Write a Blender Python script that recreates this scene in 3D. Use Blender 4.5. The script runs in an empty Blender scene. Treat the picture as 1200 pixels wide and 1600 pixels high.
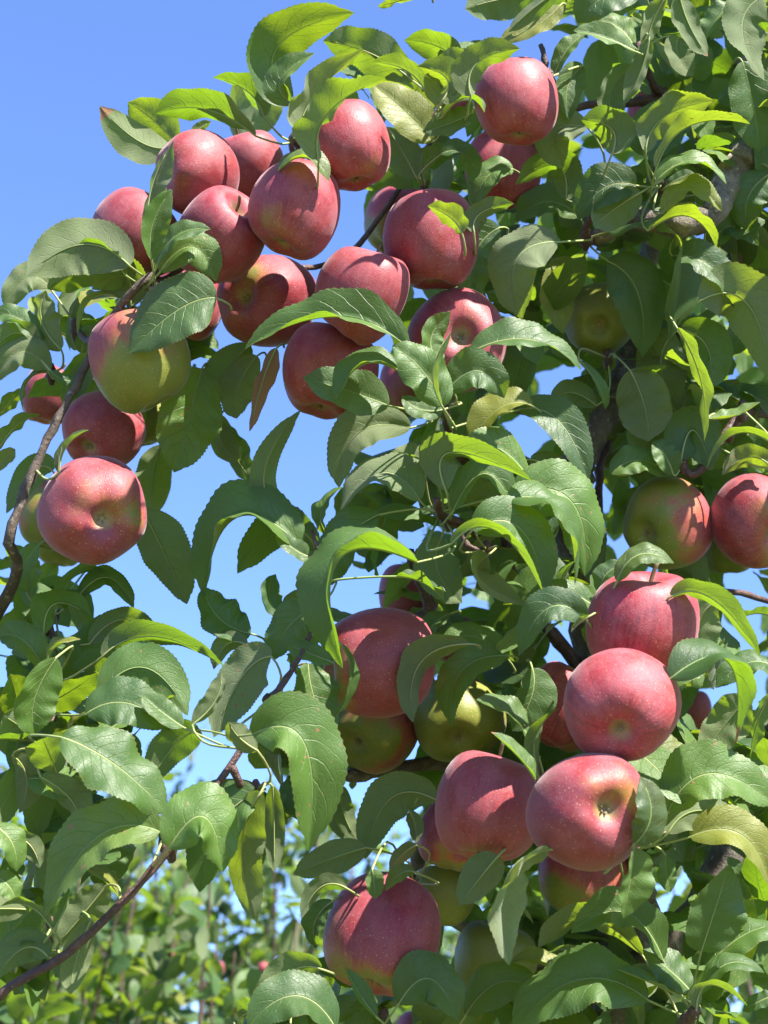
import bpy, math, random
import numpy as np
from mathutils import Vector, Matrix

R = math.radians
scene = bpy.context.scene
col = scene.collection

# ------------------------------------------------------------------ camera
PITCH = R(20.0)          # phone held up towards the tree
FPX = 2600.0             # focal length for a 1200 x 1600 frame
CAM = np.array((0.0, 0.0, 1.6))
RIGHT = np.array((1.0, 0.0, 0.0))
FWD = np.array((0.0, math.cos(PITCH), math.sin(PITCH)))
UP = np.array((0.0, -math.sin(PITCH), math.cos(PITCH)))
cam_data = bpy.data.cameras.new('camera')
cam = bpy.data.objects.new('camera', cam_data)
col.objects.link(cam)
cam.location = CAM
cam.rotation_euler = (math.pi / 2 + PITCH, 0, 0)
cam_data.sensor_fit = 'VERTICAL'
cam_data.sensor_height = 36.0
cam_data.sensor_width = 27.0
cam_data.lens = FPX / 1600.0 * 36.0
cam_data.clip_start = 0.05
cam_data.clip_end = 5000.0
cam_data.dof.use_dof = True
cam_data.dof.focus_distance = 1.32
cam_data.dof.aperture_fstop = 10.5
scene.camera = cam

# ------------------------------------------------------------------ sky, sun, exposure
SUN = np.array((0.48, -0.454, 0.75)); SUN /= np.linalg.norm(SUN)
elev = math.asin(SUN[2]); azim = math.atan2(SUN[0], SUN[1])
world = bpy.data.worlds.new('World'); scene.world = world
world.use_nodes = True
wn = world.node_tree.nodes; wl = world.node_tree.links
wn.clear()
sky = wn.new('ShaderNodeTexSky'); sky.sky_type = 'NISHITA'; sky.sun_disc = False
sky.sun_elevation = elev; sky.sun_rotation = azim
sky.air_density = 0.6; sky.dust_density = 0.0; sky.ozone_density = 8.0
sky.altitude = 200
bg = wn.new('ShaderNodeBackground'); bg.inputs['Strength'].default_value = 0.088
wo = wn.new('ShaderNodeOutputWorld')
gam = wn.new('ShaderNodeGamma'); gam.inputs[1].default_value = 0.75      # the phone's flatter rendering of the whole sky
tint = wn.new('ShaderNodeMix'); tint.data_type = 'RGBA'; tint.blend_type = 'MULTIPLY'; tint.inputs[0].default_value = 1.0
tint.inputs[7].default_value = (1.38, 1.535, 2.0, 1.0)
wl.new(sky.outputs[0], gam.inputs[0]); wl.new(gam.outputs[0], tint.inputs[6])
wl.new(tint.outputs[2], bg.inputs[0]); wl.new(bg.outputs[0], wo.inputs[0])

sun_data = bpy.data.lights.new('sun', 'SUN')
sun_data.energy = 5.0; sun_data.angle = R(0.53); sun_data.color = (1.0, 0.95, 0.86)
sun = bpy.data.objects.new('sun', sun_data); col.objects.link(sun)
sun.rotation_euler = Vector(SUN).to_track_quat('Z', 'Y').to_euler()
sun.location = (3, -4, 8)

vs = scene.view_settings
vs.view_transform = 'Standard'; vs.look = 'None'; vs.gamma = 1.0; vs.use_curve_mapping = False
vs.exposure = 1.8
scene.cycles.use_denoising = True
scene.cycles.max_bounces = 5
scene.cycles.transmission_bounces = 6
scene.cycles.diffuse_bounces = 2
scene.cycles.sample_clamp_indirect = 6.0

# ------------------------------------------------------------------ helpers
def at(x, y, z):
    """photo pixel + distance along the lens axis (m) -> a point of the place"""
    return CAM + z * ((x - 600.0) / FPX * RIGHT + (800.0 - y) / FPX * UP + FWD)

def proj(p):
    d = np.asarray(p) - CAM
    z = d @ FWD
    return 600 + FPX * (d @ RIGHT) / z, 800 - FPX * (d @ UP) / z, z

def unit(v):
    v = np.asarray(v, float); n = np.linalg.norm(v)
    return v / n if n > 1e-12 else v

def empty(name, loc, label=None, cat=None, group=None):
    o = bpy.data.objects.new(name, None); col.objects.link(o)
    o.location = loc; o.empty_display_size = 0.05
    tag(o, label, cat, group)
    return o

def tag(o, label=None, cat=None, group=None, kind=None):
    if label: o['label'] = label
    if cat: o['category'] = cat
    if group: o['group'] = group
    if kind: o['kind'] = kind
    return o

def link(name, mesh, parent=None):
    o = bpy.data.objects.new(name, mesh); col.objects.link(o)
    if parent is not None: o.parent = parent
    return o

def mesh_from(name, verts, faces, mats, smooth=True, uvs=None, attrs=None, matidx=None):
    me = bpy.data.meshes.new(name)
    verts = np.asarray(verts, np.float32)
    faces = np.asarray(faces, np.int32)
    nf, k = faces.shape
    me.vertices.add(len(verts)); me.vertices.foreach_set('co', verts.ravel())
    me.loops.add(nf * k); me.loops.foreach_set('vertex_index', faces.ravel())
    me.polygons.add(nf)
    me.polygons.foreach_set('loop_start', np.arange(0, nf * k, k, dtype=np.int32))
    me.polygons.foreach_set('loop_total', np.full(nf, k, np.int32))
    if uvs is not None:
        uvl = me.uv_layers.new(name='UVMap')
        uvl.data.foreach_set('uv', np.asarray(uvs, np.float32)[faces.ravel()].ravel())
    for an, av in (attrs or {}).items():
        a = me.attributes.new(an, 'FLOAT', 'POINT')
        a.data.foreach_set('value', np.asarray(av, np.float32))
    for m in (mats if isinstance(mats, (list, tuple)) else [mats]): me.materials.append(m)
    if matidx is not None: me.polygons.foreach_set('material_index', np.asarray(matidx, np.int32))
    me.polygons.foreach_set('use_smooth', np.full(nf, smooth, bool))
    me.update(calc_edges=True)
    return me

def spline(pts, n):
    """Catmull-Rom through pts (any dimension), n samples"""
    P = np.asarray(pts, float)
    if len(P) == 2:
        t = np.linspace(0, 1, n)[:, None]
        return P[0] * (1 - t) + P[1] * t
    Q = np.vstack([2 * P[0] - P[1], P, 2 * P[-1] - P[-2]])
    m = len(P) - 1
    out = []
    for s in np.linspace(0, m, n):
        i = min(int(s), m - 1); t = s - i
        a, b, c, d = Q[i], Q[i + 1], Q[i + 2], Q[i + 3]
        out.append(0.5 * (2 * b + (c - a) * t + (2 * a - 5 * b + 4 * c - d) * t * t + (3 * b - a - 3 * c + d) * t ** 3))
    return np.array(out)

def tube(pts, rad, sides=6, knobs=0.0, rng=None):
    """verts, quads of a tube along pts with a radius per point, ends closed by shrinking"""
    P = np.asarray(pts, float); n = len(P); rad = np.asarray(rad, float) * np.ones(n)
    T = np.gradient(P, axis=0); T /= np.maximum(np.linalg.norm(T, axis=1, keepdims=True), 1e-9)
    ref = np.array((0.31, 0.12, 0.94)) if abs(T[0] @ np.array((0.31, 0.12, 0.94))) < 0.9 else np.array((1.0, 0, 0))
    V = []; ang = np.arange(sides) / sides * 2 * math.pi
    a = unit(np.cross(T[0], ref))
    for i in range(n):
        a = unit(a - (a @ T[i]) * T[i]); b = np.cross(T[i], a)
        rr = rad[i] * np.ones(sides)
        if knobs and rng is not None: rr = rr * (1 + knobs * rng.normal(size=sides))
        V.append(P[i] + (np.cos(ang) * rr)[:, None] * a + (np.sin(ang) * rr)[:, None] * b)
    V.append(np.repeat(P[:1] - T[0] * rad[0] * .3, sides, 0) + (V[0] - P[0]) * 0.05)
    V.append(np.repeat(P[-1:] + T[-1] * rad[-1] * .3, sides, 0) + (V[n - 1] - P[-1]) * 0.05)
    V = np.vstack(V)
    F = []
    def ring(i, j):
        for k in range(sides):
            k2 = (k + 1) % sides
            F.append((i * sides + k, i * sides + k2, j * sides + k2, j * sides + k))
    ring(n, 0)
    for i in range(n - 1): ring(i, i + 1)
    ring(n - 1, n + 1)
    return V, np.array(F)

# ------------------------------------------------------------------ materials
def new_mat(name):
    m = bpy.data.materials.new(name); m.use_nodes = True
    m.node_tree.nodes.clear()
    return m, m.node_tree.nodes, m.node_tree.links

class NT:
    """tiny node wiring helper"""
    def __init__(s, m): s.n = m.node_tree.nodes; s.l = m.node_tree.links
    def put(s, sock, v):
        if isinstance(v, bpy.types.NodeSocket): s.l.new(v, sock)
        elif v is not None:
            if hasattr(sock.default_value, '__len__') and not hasattr(v, '__len__'): v = (v, v, v)
            if hasattr(v, '__len__') and len(v) == 3 and len(sock.default_value) == 4: v = (*v, 1)
            sock.default_value = v
    def math(s, op, a, b=None, c=None, clamp=False):
        x = s.n.new('ShaderNodeMath'); x.operation = op; x.use_clamp = clamp
        s.put(x.inputs[0], a)
        if b is not None: s.put(x.inputs[1], b)
        if c is not None: s.put(x.inputs[2], c)
        return x.outputs[0]
    def mix(s, f, a, b, mode='MIX'):
        x = s.n.new('ShaderNodeMix'); x.data_type = 'RGBA'; x.blend_type = mode
        s.put(x.inputs[0], f); s.put(x.inputs[6], a); s.put(x.inputs[7], b)
        return x.outputs[2]
    def mixf(s, f, a, b):
        x = s.n.new('ShaderNodeMix'); x.data_type = 'FLOAT'
        s.put(x.inputs[0], f); s.put(x.inputs[2], a); s.put(x.inputs[3], b)
        return x.outputs[0]
    def step(s, v, lo, hi):
        x = s.n.new('ShaderNodeMapRange'); x.interpolation_type = 'SMOOTHSTEP'
        s.put(x.inputs[0], v); s.put(x.inputs[1], lo); s.put(x.inputs[2], hi)
        x.inputs[3].default_value = 0; x.inputs[4].default_value = 1
        return x.outputs[0]
    def noise(s, vec, scale, detail=3, rough=.5, dim='3D', w=None):
        x = s.n.new('ShaderNodeTexNoise'); x.noise_dimensions = dim
        if vec is not None: s.l.new(vec, x.inputs['Vector'])
        if w is not None: s.put(x.inputs['W'], w)
        x.inputs['Scale'].default_value = scale; x.inputs['Detail'].default_value = detail
        x.inputs['Roughness'].default_value = rough
        return x
    def attr(s, name):
        x = s.n.new('ShaderNodeAttribute'); x.attribute_name = name
        return x.outputs['Fac']
    def comb(s, x_, y_, z_):
        x = s.n.new('ShaderNodeCombineXYZ'); s.put(x.inputs[0], x_); s.put(x.inputs[1], y_); s.put(x.inputs[2], z_)
        return x.outputs[0]
    def sep(s, v):
        x = s.n.new('ShaderNodeSeparateXYZ'); s.l.new(v, x.inputs[0]); return x.outputs
    def new(s, t): return s.n.new(t)

def make_leaf_material(name, far=False):
    m, n, l = new_mat(name); N = NT(m)
    uv = N.new('ShaderNodeUVMap'); uv.uv_map = 'UVMap'
    U = N.sep(uv.outputs[0])
    us = N.math('MULTIPLY_ADD', U[0], 2.0, -1.0)
    u = N.math('ABSOLUTE', us); t = U[1]
    oi = N.new('ShaderNodeObjectInfo')
    rnd = N.math('FRACT', N.math('ADD', N.attr('rnd'), oi.outputs['Random']))
    rnd2 = N.math('FRACT', N.math('MULTIPLY', rnd, 7.31))
    burn = N.attr('burn')
    # leaf-space coordinate, shifted per leaf
    lc = N.comb(N.math('ADD', N.math('MULTIPLY', us, 0.3), N.math('MULTIPLY', rnd, 31.0)), t, N.math('MULTIPLY', rnd2, 9.0))
    nz = N.noise(lc, 5.0, 3).outputs[0]
    nfine = N.noise(lc, 60.0, 2).outputs[0]
    # side veins, curving towards the tip
    wob = N.math('MULTIPLY', N.math('SUBTRACT', nz, 0.5), 0.10)
    ph = N.math('MULTIPLY', N.math('ADD', N.math('SUBTRACT', t, N.math('MULTIPLY', N.math('POWER', u, 1.25), 0.26)), wob), N.math('MULTIPLY_ADD', rnd2, 2.5, 6.5))
    ph = N.math('ADD', ph, N.math('MULTIPLY', N.math('GREATER_THAN', us, 0.0), 0.4))
    d = N.math('ABSOLUTE', N.math('SUBTRACT', N.math('FRACT', ph), 0.5))
    wid = N.math('MULTIPLY_ADD', u, -0.035, 0.062)
    vein = N.math('SUBTRACT', 1.0, N.step(d, 0.0, wid))
    mid = N.math('SUBTRACT', 1.0, N.step(u, 0.012, N.math('MULTIPLY_ADD', t, -0.03, 0.055)))
    vein = N.math('MAXIMUM', N.math('MULTIPLY', vein, 0.75), mid)
    vor = N.new('ShaderNodeTexVoronoi'); vor.feature = 'DISTANCE_TO_EDGE'
    l.new(lc, vor.inputs['Vector']); vor.inputs['Scale'].default_value = 26.0
    net = N.math('SUBTRACT', 1.0, N.step(vor.outputs['Distance'], 0.0, 0.10))
    # pigment
    top = N.mix(N.math('POWER', rnd, 1.2), (0.019, 0.060, 0.025), (0.098, 0.185, 0.030))
    top = N.mix(N.step(rnd2, 0.93, 0.96), top, (0.22, 0.21, 0.03))
    top = N.mix(N.math('MULTIPLY', nz, 0.55), top, (0.070, 0.128, 0.024))
    top = N.mix(N.math('MULTIPLY', vein, 0.55), top, (0.25, 0.35, 0.12))
    top = N.mix(N.math('MULTIPLY', net, 0.16), top, (0.12, 0.19, 0.05))
    und = N.mix(rnd2, (0.108, 0.148, 0.064), (0.155, 0.188, 0.094))
    und = N.mix(N.math('MULTIPLY', nfine, 0.3), und, (0.20, 0.235, 0.12))
    und = N.mix(N.math('MULTIPLY', vein, 0.40), und, (0.36, 0.38, 0.22))
    und = N.mix(N.math('MULTIPLY', net, 0.14), und, (0.10, 0.145, 0.055))
    tr = N.mix(rnd2, (0.24, 0.43, 0.010), (0.44, 0.54, 0.016))
    tr = N.mix(N.math('MULTIPLY', nz, .6), tr, (0.17, 0.33, 0.012))
    tr = N.mix(N.math('MULTIPLY', net, 0.22), tr, (0.12, 0.24, 0.012))
    tr = N.mix(N.math('MULTIPLY', vein, 0.5), tr, (0.13, 0.23, 0.02))
    geo = N.new('ShaderNodeNewGeometry')
    back = geo.outputs['Backfacing']
    colr = N.mix(back, top, und)
    # rust freckles, browned edge and burnt leaves: pigment of their own
    spot = N.math('MULTIPLY', N.step(N.noise(lc, 16.0, 2).outputs[0], 0.695, 0.72), N.step(rnd, 0.45, 0.6))
    edge = N.math('MULTIPLY', N.step(N.math('ADD', u, N.math('MULTIPLY', nz, 0.10)), 1.02, 1.07), 0.55)
    br = N.math('MAXIMUM', N.math('MAXIMUM', spot, edge), N.step(N.math('ADD', burn, N.math('MULTIPLY', N.math('SUBTRACT', nz, .5), .5)), 0.35, 0.6))
    brc = N.mix(nfine, (0.19, 0.085, 0.035), (0.30, 0.17, 0.075))
    colr = N.mix(br, colr, N.mix(edge, brc, (0.30, 0.32, 0.10)))
    tr = N.mix(br, tr, (0.22, 0.12, 0.03))
    # relief: quilted between the veins
    h = N.math('ADD', N.math('MULTIPLY', vein, -0.8), N.math('MULTIPLY', net, -0.12))
    h = N.math('ADD', h, N.math('MULTIPLY', nz, 0.6))
    h = N.math('MULTIPLY', h, N.mixf(back, 1.0, -1.0))
    bump = N.new('ShaderNodeBump'); bump.inputs['Strength'].default_value = 0.7
    bump.inputs['Distance'].default_value = 0.0011
    l.new(h, bump.inputs['Height'])
    p = N.new('ShaderNodeBsdfPrincipled')
    N.put(p.inputs['Base Color'], colr)
    N.put(p.inputs['Roughness'], N.mixf(back, N.math('MULTIPLY_ADD', nz, 0.2, 0.42), 0.78))
    N.put(p.inputs['Specular IOR Level'], N.mixf(back, 0.65, 0.22))
    N.put(p.inputs['Sheen Weight'], N.mixf(back, 0.0, 0.18)); p.inputs['Sheen Roughness'].default_value = 0.6
    l.new(bump.outputs[0], p.inputs['Normal'])
    tb = N.new('ShaderNodeBsdfTranslucent'); N.put(tb.inputs[0], tr)
    l.new(bump.outputs[0], tb.inputs['Normal'])
    ms = N.new('ShaderNodeMixShader'); N.put(ms.inputs[0], N.mixf(br, 0.38, 0.15))
    l.new(p.outputs[0], ms.inputs[1]); l.new(tb.outputs[0], ms.inputs[2])
    o = N.new('ShaderNodeOutputMaterial'); l.new(ms.outputs[0], o.inputs[0])
    return m

def make_stalk_material():
    m, n, l = new_mat('leaf_stalk'); N = NT(m)
    oi = N.new('ShaderNodeObjectInfo')
    tc = N.new('ShaderNodeTexCoord')
    nz = N.noise(tc.outputs['Object'], 60, 2).outputs[0]
    c = N.mix(N.math('MULTIPLY', nz, oi.outputs['Random']), (0.22, 0.29, 0.095), (0.33, 0.27, 0.13))
    p = N.new('ShaderNodeBsdfPrincipled'); N.put(p.inputs['Base Color'], c)
    p.inputs['Roughness'].default_value = .6
    p.inputs['Subsurface Weight'].default_value = 0.0
    o = N.new('ShaderNodeOutputMaterial'); l.new(p.outputs[0], o.inputs[0])
    return m

def make_bark(name, c1, c2, c3, scale, rough=.8):
    m, n, l = new_mat(name); N = NT(m)
    tc = N.new('ShaderNodeTexCoord'); v = tc.outputs['Object']
    a = N.noise(v, 48 * scale, 6, .7).outputs[0]
    b = N.noise(v, 170 * scale, 3, .6).outputs[0]
    c = N.mix(N.step(a, .35, .65), c1, c2)
    c = N.mix(N.step(b, .58, .72), c, c3)
    vo = N.new('ShaderNodeTexVoronoi'); l.new(v, vo.inputs['Vector']); vo.inputs['Scale'].default_value = 260 * scale
    vo.feature = 'DISTANCE_TO_EDGE'
    cr = N.math('SUBTRACT', 1, N.step(vo.outputs['Distance'], 0, .08))
    h = N.math('SUBTRACT', N.math('ADD', a, N.math('MULTIPLY', b, .6)), N.math('MULTIPLY', cr, .08))
    c = N.mix(N.math('MULTIPLY', N.math('MULTIPLY', cr, a), .25), c, (0.04, 0.03, 0.024))
    bump = N.new('ShaderNodeBump'); bump.inputs['Strength'].default_value = .8; bump.inputs['Distance'].default_value = .003
    l.new(h, bump.inputs['Height'])
    p = N.new('ShaderNodeBsdfPrincipled'); N.put(p.inputs['Base Color'], c)
    p.inputs['Roughness'].default_value = rough
    l.new(bump.outputs[0], p.inputs['Normal'])
    o = N.new('ShaderNodeOutputMaterial'); l.new(p.outputs[0], o.inputs[0])
    return m

def make_apple_material():
    """object colour: R = how red, G = seed, B = how deep"""
    m, n, l = new_mat('apple_skin'); N = NT(m)
    tc = N.new('ShaderNodeTexCoord'); v = tc.outputs['Object']
    oi = N.new('ShaderNodeObjectInfo')
    K = N.new('ShaderNodeSeparateColor'); l.new(oi.outputs['Color'], K.inputs[0])
    red, seed, deep = K.outputs
    P = N.sep(v)
    x, y, z = P
    sh = N.comb(N.math('ADD', x, N.math('MULTIPLY', seed, 37.0)), N.math('ADD', y, N.math('MULTIPLY', seed, 11.0)), z)
    big = N.noise(sh, 0.85, 2, .45).outputs[0]
    med = N.noise(sh, 3.2, 4, .6).outputs[0]
    # streaks run from stalk to eye
    rad = N.math('SQRT', N.math('ADD', N.math('MULTIPLY', x, x), N.math('MULTIPLY', y, y)))
    ang = N.math('ARCTAN2', y, x)
    st = N.noise(N.comb(N.math('MULTIPLY', N.math('COSINE', ang), 5.0), N.math('MULTIPLY', N.math('SINE', ang), 5.0), N.math('MULTIPLY_ADD', z, .55, N.math('MULTIPLY', seed, 20))), 2.6, 4, .65).outputs[0]
    fine = N.noise(sh, 40.0, 2, .5).outputs[0]
    # how red this spot is: less round the eye and in the stalk cavity
    f = N.math('ADD', N.math('MULTIPLY', big, 1.35), N.math('MULTIPLY', med, .18))
    f = N.math('ADD', f, N.math('MULTIPLY', N.math('SUBTRACT', st, .5), .30))
    f = N.math('ADD', f, N.math('MULTIPLY', z, .34))
    f = N.math('ADD', f, N.math('MULTIPLY_ADD', red, 1.5, -1.25))
    blush = N.step(f, 0.02, 0.55)
    green = N.mix(med, (0.115, 0.145, 0.010), (0.20, 0.205, 0.022))
    redc = N.mix(N.step(st, .35, .65), (0.33, 0.022, 0.036), (0.165, 0.007, 0.020))
    redc = N.mix(N.math('MULTIPLY', N.step(med, .4, .75), .6), redc, (0.36, 0.046, 0.052))
    redc = N.mix(N.math('MULTIPLY', N.step(N.noise(sh, 9.0, 4, .7).outputs[0], .42, .66), .5), redc, (0.31, 0.046, 0.044))
    redc = N.mix(deep, redc, N.mix(.65, redc, (0.17, 0.010, 0.024)))
    redc = N.mix(N.math('MULTIPLY', N.math('FRACT', N.math('MULTIPLY', seed, 3.7)), .3), redc, (0.28, 0.042, 0.030))
    half = (0.30, 0.090, 0.026)
    c = N.mix(N.step(blush, 0.0, .55), green, half)
    c = N.mix(N.step(blush, .3, 1.0), c, redc)
    # basin round the eye and the cavity at the stalk stay green-fawn
    basin = N.math('SUBTRACT', 1, N.step(N.math('ADD', rad, N.math('MULTIPLY', N.math('SUBTRACT', med, .5), .16)), .09, .27))
    c = N.mix(N.math('MULTIPLY', basin, .75), c, (0.27, 0.235, 0.075))
    # lenticels: pale freckles, closer set towards the eye
    vo = N.new('ShaderNodeTexVoronoi'); l.new(sh, vo.inputs['Vector']); vo.inputs['Scale'].default_value = 19.0
    vc = N.new('ShaderNodeSeparateColor'); l.new(vo.outputs['Color'], vc.inputs[0])
    size = N.math('MULTIPLY_ADD', N.math('POWER', vc.outputs[0], 2.0), .20, .09)
    size = N.math('MULTIPLY', size, N.math('MULTIPLY_ADD', z, -.28, 1.0))
    dot = N.math('SUBTRACT', 1, N.step(vo.outputs['Distance'], N.math('MULTIPLY', size, .4), size))
    vo2 = N.new('ShaderNodeTexVoronoi'); l.new(sh, vo2.inputs['Vector']); vo2.inputs['Scale'].default_value = 34.0
    dot2 = N.math('SUBTRACT', 1, N.step(vo2.outputs['Distance'], .10, .24))
    dots = N.math('MAXIMUM', N.math('MULTIPLY', dot, .46), N.math('MULTIPLY', dot2, .26))
    c = N.mix(dots, c, (0.58, 0.38, 0.24))
    # waxy bloom, rubbed off in patches
    bl = N.math('MULTIPLY', N.math('MULTIPLY_ADD', blush, .8, .2), N.math('MULTIPLY', N.step(N.noise(sh, 2.1, 4, .6).outputs[0], .3, .7), .12))
    russ = N.math('MULTIPLY', N.step(N.noise(sh, 5.5, 5, .75).outputs[0], .66, .70), .55)
    c = N.mix(russ, c, (0.24, 0.135, 0.055))
    c = N.mix(bl, c, (0.55, 0.33, 0.40))
    bump = N.new('ShaderNodeBump'); bump.inputs['Strength'].default_value = .12; bump.inputs['Distance'].default_value = .01
    l.new(N.math('ADD', N.math('MULTIPLY', fine, .5), N.math('MULTIPLY', med, .9)), bump.inputs['Height'])
    p = N.new('ShaderNodeBsdfPrincipled'); N.put(p.inputs['Base Color'], c)
    N.put(p.inputs['Roughness'], N.math('ADD', N.math('MULTIPLY_ADD', fine, .14, .40), N.math('MULTIPLY', bl, 2.0)))
    p.inputs['Specular IOR Level'].default_value = .5
    p.inputs['Sheen Weight'].default_value = .2; p.inputs['Sheen Roughness'].default_value = .35
    p.inputs['Sheen Tint'].default_value = (1, .93, 1, 1)
    l.new(bump.outputs[0], p.inputs['Normal'])
    o = N.new('ShaderNodeOutputMaterial'); l.new(p.outputs[0], o.inputs[0])
    return m

def plain(name, c, rough=.7):
    m, n, l = new_mat(name); N = NT(m)
    tc = N.new('ShaderNodeTexCoord')
    nz = N.noise(tc.outputs['Object'], 25, 3).outputs[0]
    p = N.new('ShaderNodeBsdfPrincipled')
    N.put(p.inputs['Base Color'], N.mix(nz, tuple(k * .7 for k in c), tuple(min(1, k * 1.3) for k in c)))
    p.inputs['Roughness'].default_value = rough
    o = N.new('ShaderNodeOutputMaterial'); l.new(p.outputs[0], o.inputs[0])
    return m

M_LEAF = make_leaf_material('apple_leaf')
M_STALK = make_stalk_material()
M_BARK = make_bark('old_bark', (0.10, 0.075, 0.055), (0.21, 0.18, 0.145), (0.33, 0.30, 0.25), 1.0)
M_BOUGH = make_bark('brown_bark', (0.060, 0.042, 0.030), (0.115, 0.085, 0.065), (0.24, 0.21, 0.18), 1.2)
M_TWIG = make_bark('young_bark', (0.060, 0.026, 0.024), (0.105, 0.052, 0.042), (0.17, 0.13, 0.11), 1.8, .5)
M_APPLE = make_apple_material()
M_STEM = plain('apple_stem', (0.12, 0.085, 0.035))
M_CALYX = plain('apple_calyx', (0.20, 0.16, 0.09), .9)
# ------------------------------------------------------------------ ground
def make_ground():
    m, n, l = new_mat('orchard_grass'); N = NT(m)
    tc = N.new('ShaderNodeTexCoord')
    a = N.noise(tc.outputs['Object'], .6, 4).outputs[0]
    b = N.noise(tc.outputs['Object'], 14, 5, .7).outputs[0]
    c = N.mix(a, (0.105, 0.135, 0.035), (0.17, 0.175, 0.06))
    c = N.mix(N.step(b, .55, .75), c, (0.24, 0.21, 0.10))
    bump = N.new('ShaderNodeBump'); bump.inputs['Distance'].default_value = .05; l.new(b, bump.inputs['Height'])
    p = N.new('ShaderNodeBsdfPrincipled'); N.put(p.inputs['Base Color'], c); p.inputs['Roughness'].default_value = .9
    l.new(bump.outputs[0], p.inputs['Normal'])
    o = N.new('ShaderNodeOutputMaterial'); l.new(p.outputs[0], o.inputs[0])
    s = 1500
    me = mesh_from('ground', [(-s, -s, 0), (s, -s, 0), (s, s, 0), (-s, s, 0)], [(0, 1, 2, 3)], m, False)
    tag(link('ground', me), kind='structure')
make_ground()

# ------------------------------------------------------------------ apples
PROFILE = [(0, .60), (.05, .605), (.13, .69), (.24, .83), (.40, .915), (.58, .90), (.78, .77), (.93, .50), (1.0, .14),
           (.975, -.20), (.88, -.50), (.72, -.73), (.53, -.86), (.37, -.885), (.25, -.84), (.14, -.75), (.06, -.71), (0, -.70)]
def apple_mesh(name, seed, tall, lobe, lean):
    rng = np.random.default_rng(seed)
    n, s = 40, 44
    prof = spline(PROFILE, n); prof[0, 0] = prof[-1, 0] = .004
    prof[:, 0] = np.maximum(prof[:, 0], .004)
    ph = rng.uniform(0, 6.28, 4)
    V = []
    for r, z in prof:
        a = np.arange(s) / s * 2 * math.pi
        wlow = max(0, -z) ** 1.3
        k = 1 + lobe * np.cos(5 * a + ph[0]) * (.25 + wlow) * min(1, r * 1.6) + .030 * np.cos(2 * a + ph[1]) + .020 * np.cos(3 * a + ph[2])
        zz = z * tall * (1 + .05 * lean * np.cos(a + ph[3]) * min(1, r * 2)) + lobe * .9 * np.cos(5 * a + ph[0]) * wlow * (r > .1) * min(1, r * 2) * -.5
        V.append(np.stack([r * k * np.cos(a), r * k * np.sin(a), zz * np.ones(s)], 1))
    V = np.vstack(V); F = []
    for i in range(n - 1):
        for j in range(s):
            j2 = (j + 1) % s
            F.append((i * s + j, (i + 1) * s + j, (i + 1) * s + j2, i * s + j2))
    return mesh_from(name, V, F, M_APPLE)
APPLE_MESHES = [apple_mesh('apple_skin', 11, .98, .030, .8), apple_mesh('apple_skin', 12, 1.02, .045, 1.6),
                apple_mesh('apple_skin', 13, .93, .034, 1.3), apple_mesh('apple_skin', 14, 1.06, .052, 1.0),
                apple_mesh('apple_skin', 15, .97, .040, 2.0), apple_mesh('apple_skin', 16, 1.0, .024, 1.4), apple_mesh('apple_skin', 17, 1.03, .038, 1.9)]
def calyx_mesh():
    V = []; F = []
    for k in range(5):
        a = k / 5 * 6.283
        d = np.array((math.cos(a), math.sin(a), 0)); e = np.array((-math.sin(a), math.cos(a), 0)); zz = np.array((0, 0, 1.0))
        b = len(V)
        rows = [(.012, .024, -.712), (.042, .028, -.742), (.068, .018, -.782), (.078 + .014 * (k % 2), .004, -.79 - .02 * (k % 3))]
        for r, w, z in rows:
            V += [d * r - e * w + zz * z, d * r + zz * (z - .012), d * r + e * w + zz * z]
        for i in range(3):
            for j in range(2):
                F.append((b + i * 3 + j, b + i * 3 + j + 1, b + (i + 1) * 3 + j + 1, b + (i + 1) * 3 + j))
    return mesh_from('calyx', V, F, M_CALYX)
CALYX = calyx_mesh()
def stem_mesh(seed):
    rng = np.random.default_rng(seed)
    P = spline([(0, 0, .60), (.02, .01, .78), (.05 + rng.normal() * .03, .03, .96), (.12 + rng.normal() * .05, .05 + rng.normal() * .05, 1.14)], 9)
    V, F = tube(P, np.linspace(.032, .040, 9), 6)
    return mesh_from('stem', V, F, M_STEM)
STEMS = [stem_mesh(k) for k in range(3)]

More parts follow.
